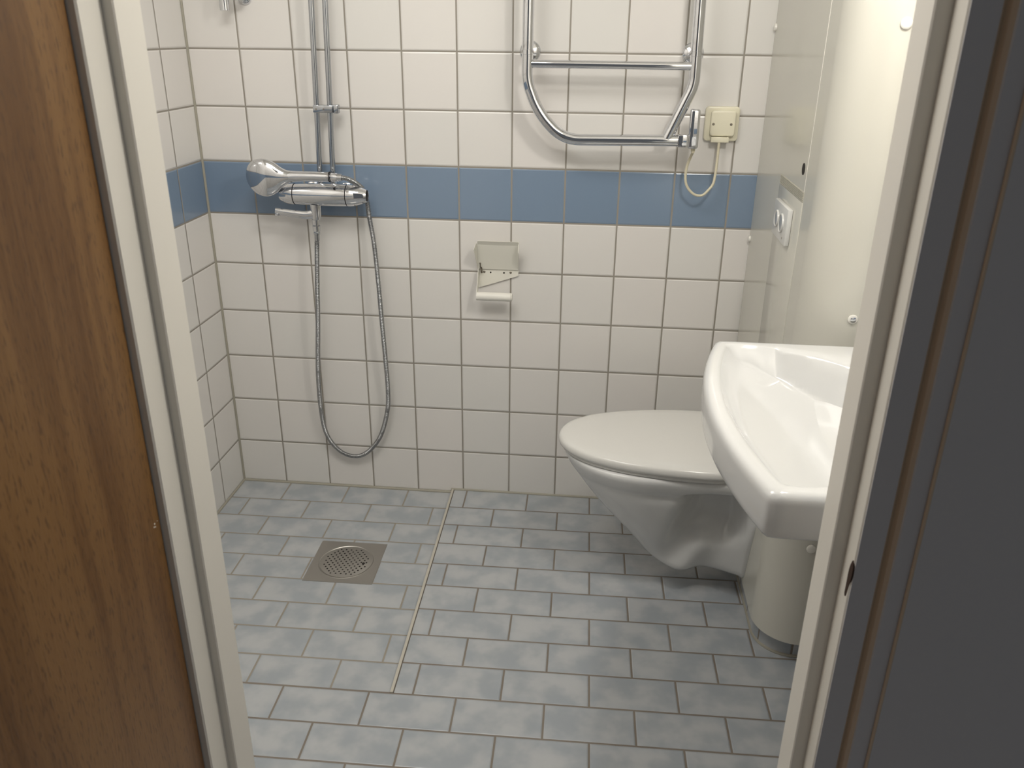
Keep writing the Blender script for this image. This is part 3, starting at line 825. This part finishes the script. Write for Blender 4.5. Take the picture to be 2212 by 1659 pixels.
bm = bmesh.new(); lathe(bm, (0.4130, HY, 1.0400), (1, 0, 0), [(0, 0.0148), (0.0022, 0.0148)], 32); obj('rubber_ring', bm, 'dark', t)
bm = bmesh.new(); lathe(bm, (0.4152, HY, 1.0398), (1, 0, -0.02), [(0, 0.0112), (0.001, 0.0120), (0.022, 0.0116), (0.0225, 0.0100), (0.034, 0.0096), (0.0345, 0.0070)], 28); obj('hose_connector', bm, 'chrome', t)

# ------------------------------------------------------------------ shower hose
t = thing('shower_hose', 'ribbed steel shower hose hanging in a long loop below the mixer', 'shower hose', (0.354, -0.069, 0.87))
hp = [(0.4470, -0.097, 1.0390), (0.4600, -0.096, 1.0370), (0.4720, -0.090, 1.0310), (0.4850, -0.072, 1.0170), (0.4950, -0.046, 0.9950), (0.4985, -0.033, 0.9640), (0.5050, -0.040, 0.9180), (0.5170, -0.048, 0.838), (0.5250, -0.053, 0.713), (0.5290, -0.053, 0.596), (0.5320, -0.048, 0.489), (0.5330, -0.040, 0.375), (0.5250, -0.033, 0.292), (0.4930, -0.025, 0.193), (0.4410, -0.020, 0.129), (0.3930, -0.020, 0.116), (0.3470, -0.020, 0.139), (0.3140, -0.025, 0.199), (0.3070, -0.035, 0.296), (0.3140, -0.050, 0.431), (0.3310, -0.062, 0.591), (0.3430, -0.068, 0.739), (0.3515, -0.069, 0.845), (0.3540, -0.069, 0.866)]
P = spline(hp, 0.00085)
bm = bmesh.new(); L = 0; rs = []
for i, p in enumerate(P):
    if i: L += (P[i]-P[i-1]).length
    rs.append(0.0066 + 0.0010*math.sin(2*PI*L/0.0036))
sweep(bm, P, rs, 12); obj('hose', bm, 'hose', t, angle=180)
bm = bmesh.new(); lathe(bm, (0.3540, -0.069, 0.8795), (-0.03, 0, -1), [(0, 0.0088), (0.001, 0.0095), (0.010, 0.0092), (0.011, 0.0078), (0.028, 0.0072), (0.0285, 0.006)], 24)
obj('hose_nut', bm, 'chrome_dull', t)

# ------------------------------------------------------------------ chrome holder, top left
t = thing('wall_hook', 'small chrome wall bracket at the upper left, near the corner', 'wall bracket', (0.183, 0.0, 1.50))
bm = bmesh.new(); lathe(bm, (0.183, -0.0003, 1.4985), (0, -1, 0), [(0, 0.0190), (0.003, 0.0190), (0.008, 0.016), (0.012, 0.010), (0.046, 0.009)], 28); obj('wall_rosette', bm, 'chrome', t)
bm = bmesh.new(); sweep(bm, [(0.183, -0.046, 1.4985), (0.147, -0.050, 1.4985)], 0.0090, 18); obj('arm', bm, 'chrome', t)
bm = bmesh.new(); lathe(bm, (0.1440, -0.050, 1.4640), (0, 0, 1), [(0, 0.0115), (0.0008, 0.0125), (0.060, 0.0125), (0.061, 0.0115)], 24); obj('peg', bm, 'chrome', t)

# ------------------------------------------------------------------ floor drain
t = thing('floor_drain', 'square stainless steel shower floor drain with round perforated grate', 'drain', (0.4845, -0.429, SINK))
ca, sa = math.cos(FTH), math.sin(FTH)
def rot(x, y): return (0.4845+x*ca-y*sa, -0.4290+x*sa+y*ca)
hw = 0.0995; b = bmesh.new(); n = 64
ro, ri = 0.0800, 0.0765
outer = []; 
for k in range(n):
    a = 2*PI*k/n + PI/4*0; c_, s_ = math.cos(a), math.sin(a); m_ = max(abs(c_), abs(s_)); outer.append(rot(c_/m_*hw, s_/m_*hw))
def circ(r): return [rot(r*math.cos(2*PI*k/n), r*math.sin(2*PI*k/n)) for k in range(n)]
R_ = [[b.verts.new((x, y, z+SINK)) for x, y in P_] for P_, z in ((outer, -0.001), (outer, 0.0016), (circ(ro+0.001), 0.0014), (circ(ro), 0.0019), (circ(ro-0.0012), 0.0014), (circ(ri+0.0012), 0.0002))]
for a, c in zip(R_, R_[1:]):
    for j in range(n): b.faces.new((a[j], a[(j+1) % n], c[(j+1) % n], c[j]))
b.faces.new(R_[0][::-1]); b.faces.new(R_[-1])
obj('drain_frame', b, 'steel', t, angle=25)
b = bmesh.new()
lathe(b, (0.4845, -0.4290, SINK+0.0004), (0, 0, 1), [(0, 0.0755), (0.0010, 0.0755), (0.0013, 0.0745), (0.0013, 0.0001)], 64)
gr = obj('grate', b, 'steel', t, angle=25)
b = bmesh.new()
# rows of small slots
import itertools
for i in range(-6, 7):
    for j in range(-8, 9):
        px_, py_ = 0.0150*(i + (0.5 if j % 2 else 0)), 0.0098*j
        if math.hypot(px_, py_) > 0.0670: continue
        qx, qy = rot(px_, py_)
        lathe(b, (qx, qy, SINK+0.0016), (0, 0, 1), [(0, 0.0027), (0.0003, 0.0026), (0.0003, 0.0001)], 10)
obj('grate_holes', b, 'dark', gr, smooth=False)
b = bmesh.new(); lathe(b, (*rot(0.052, -0.004), SINK+0.0016), (0, 0, 1), [(0, 0.0048), (0.0007, 0.0040), (0.0007, 0.0001)], 14)
obj('finger_hole', b, 'dark', gr)

# ------------------------------------------------------------------ lamps above the frame of the photograph
t = thing('basin_lamp', 'round hooded lamp on right wall above the washbasin, above the view', 'lamp', (RX, LAMP[1], LAMP[2]))
obj('lamp_arm', box(LAMP[0]+0.02, RX-0.0005, LAMP[1]-0.03, LAMP[1]+0.03, LAMP[2]+0.075, LAMP[2]+0.095, bev=0.004), 'cap', t)
bm = bmesh.new(); lathe(bm, (LAMP[0], LAMP[1], LAMP[2]+0.100), (0, 0, -1), [(0, 0.06), (0.008, 0.085), (0.018, 0.09), (0.020, 0.088)], 32); obj('lamp_hood', bm, 'cap', t)
t = thing('ceiling_lamp', 'flat square lamp on the ceiling just inside the door, above the view', 'lamp', (PANEL[0], PANEL[1], CZ))
obj('housing', box(PANEL[0]-0.30, PANEL[0]+0.30, PANEL[1]-0.23, PANEL[1]+0.23, PANEL[2]+0.006, CZ-0.0004, bev=0.004), 'cap', t)
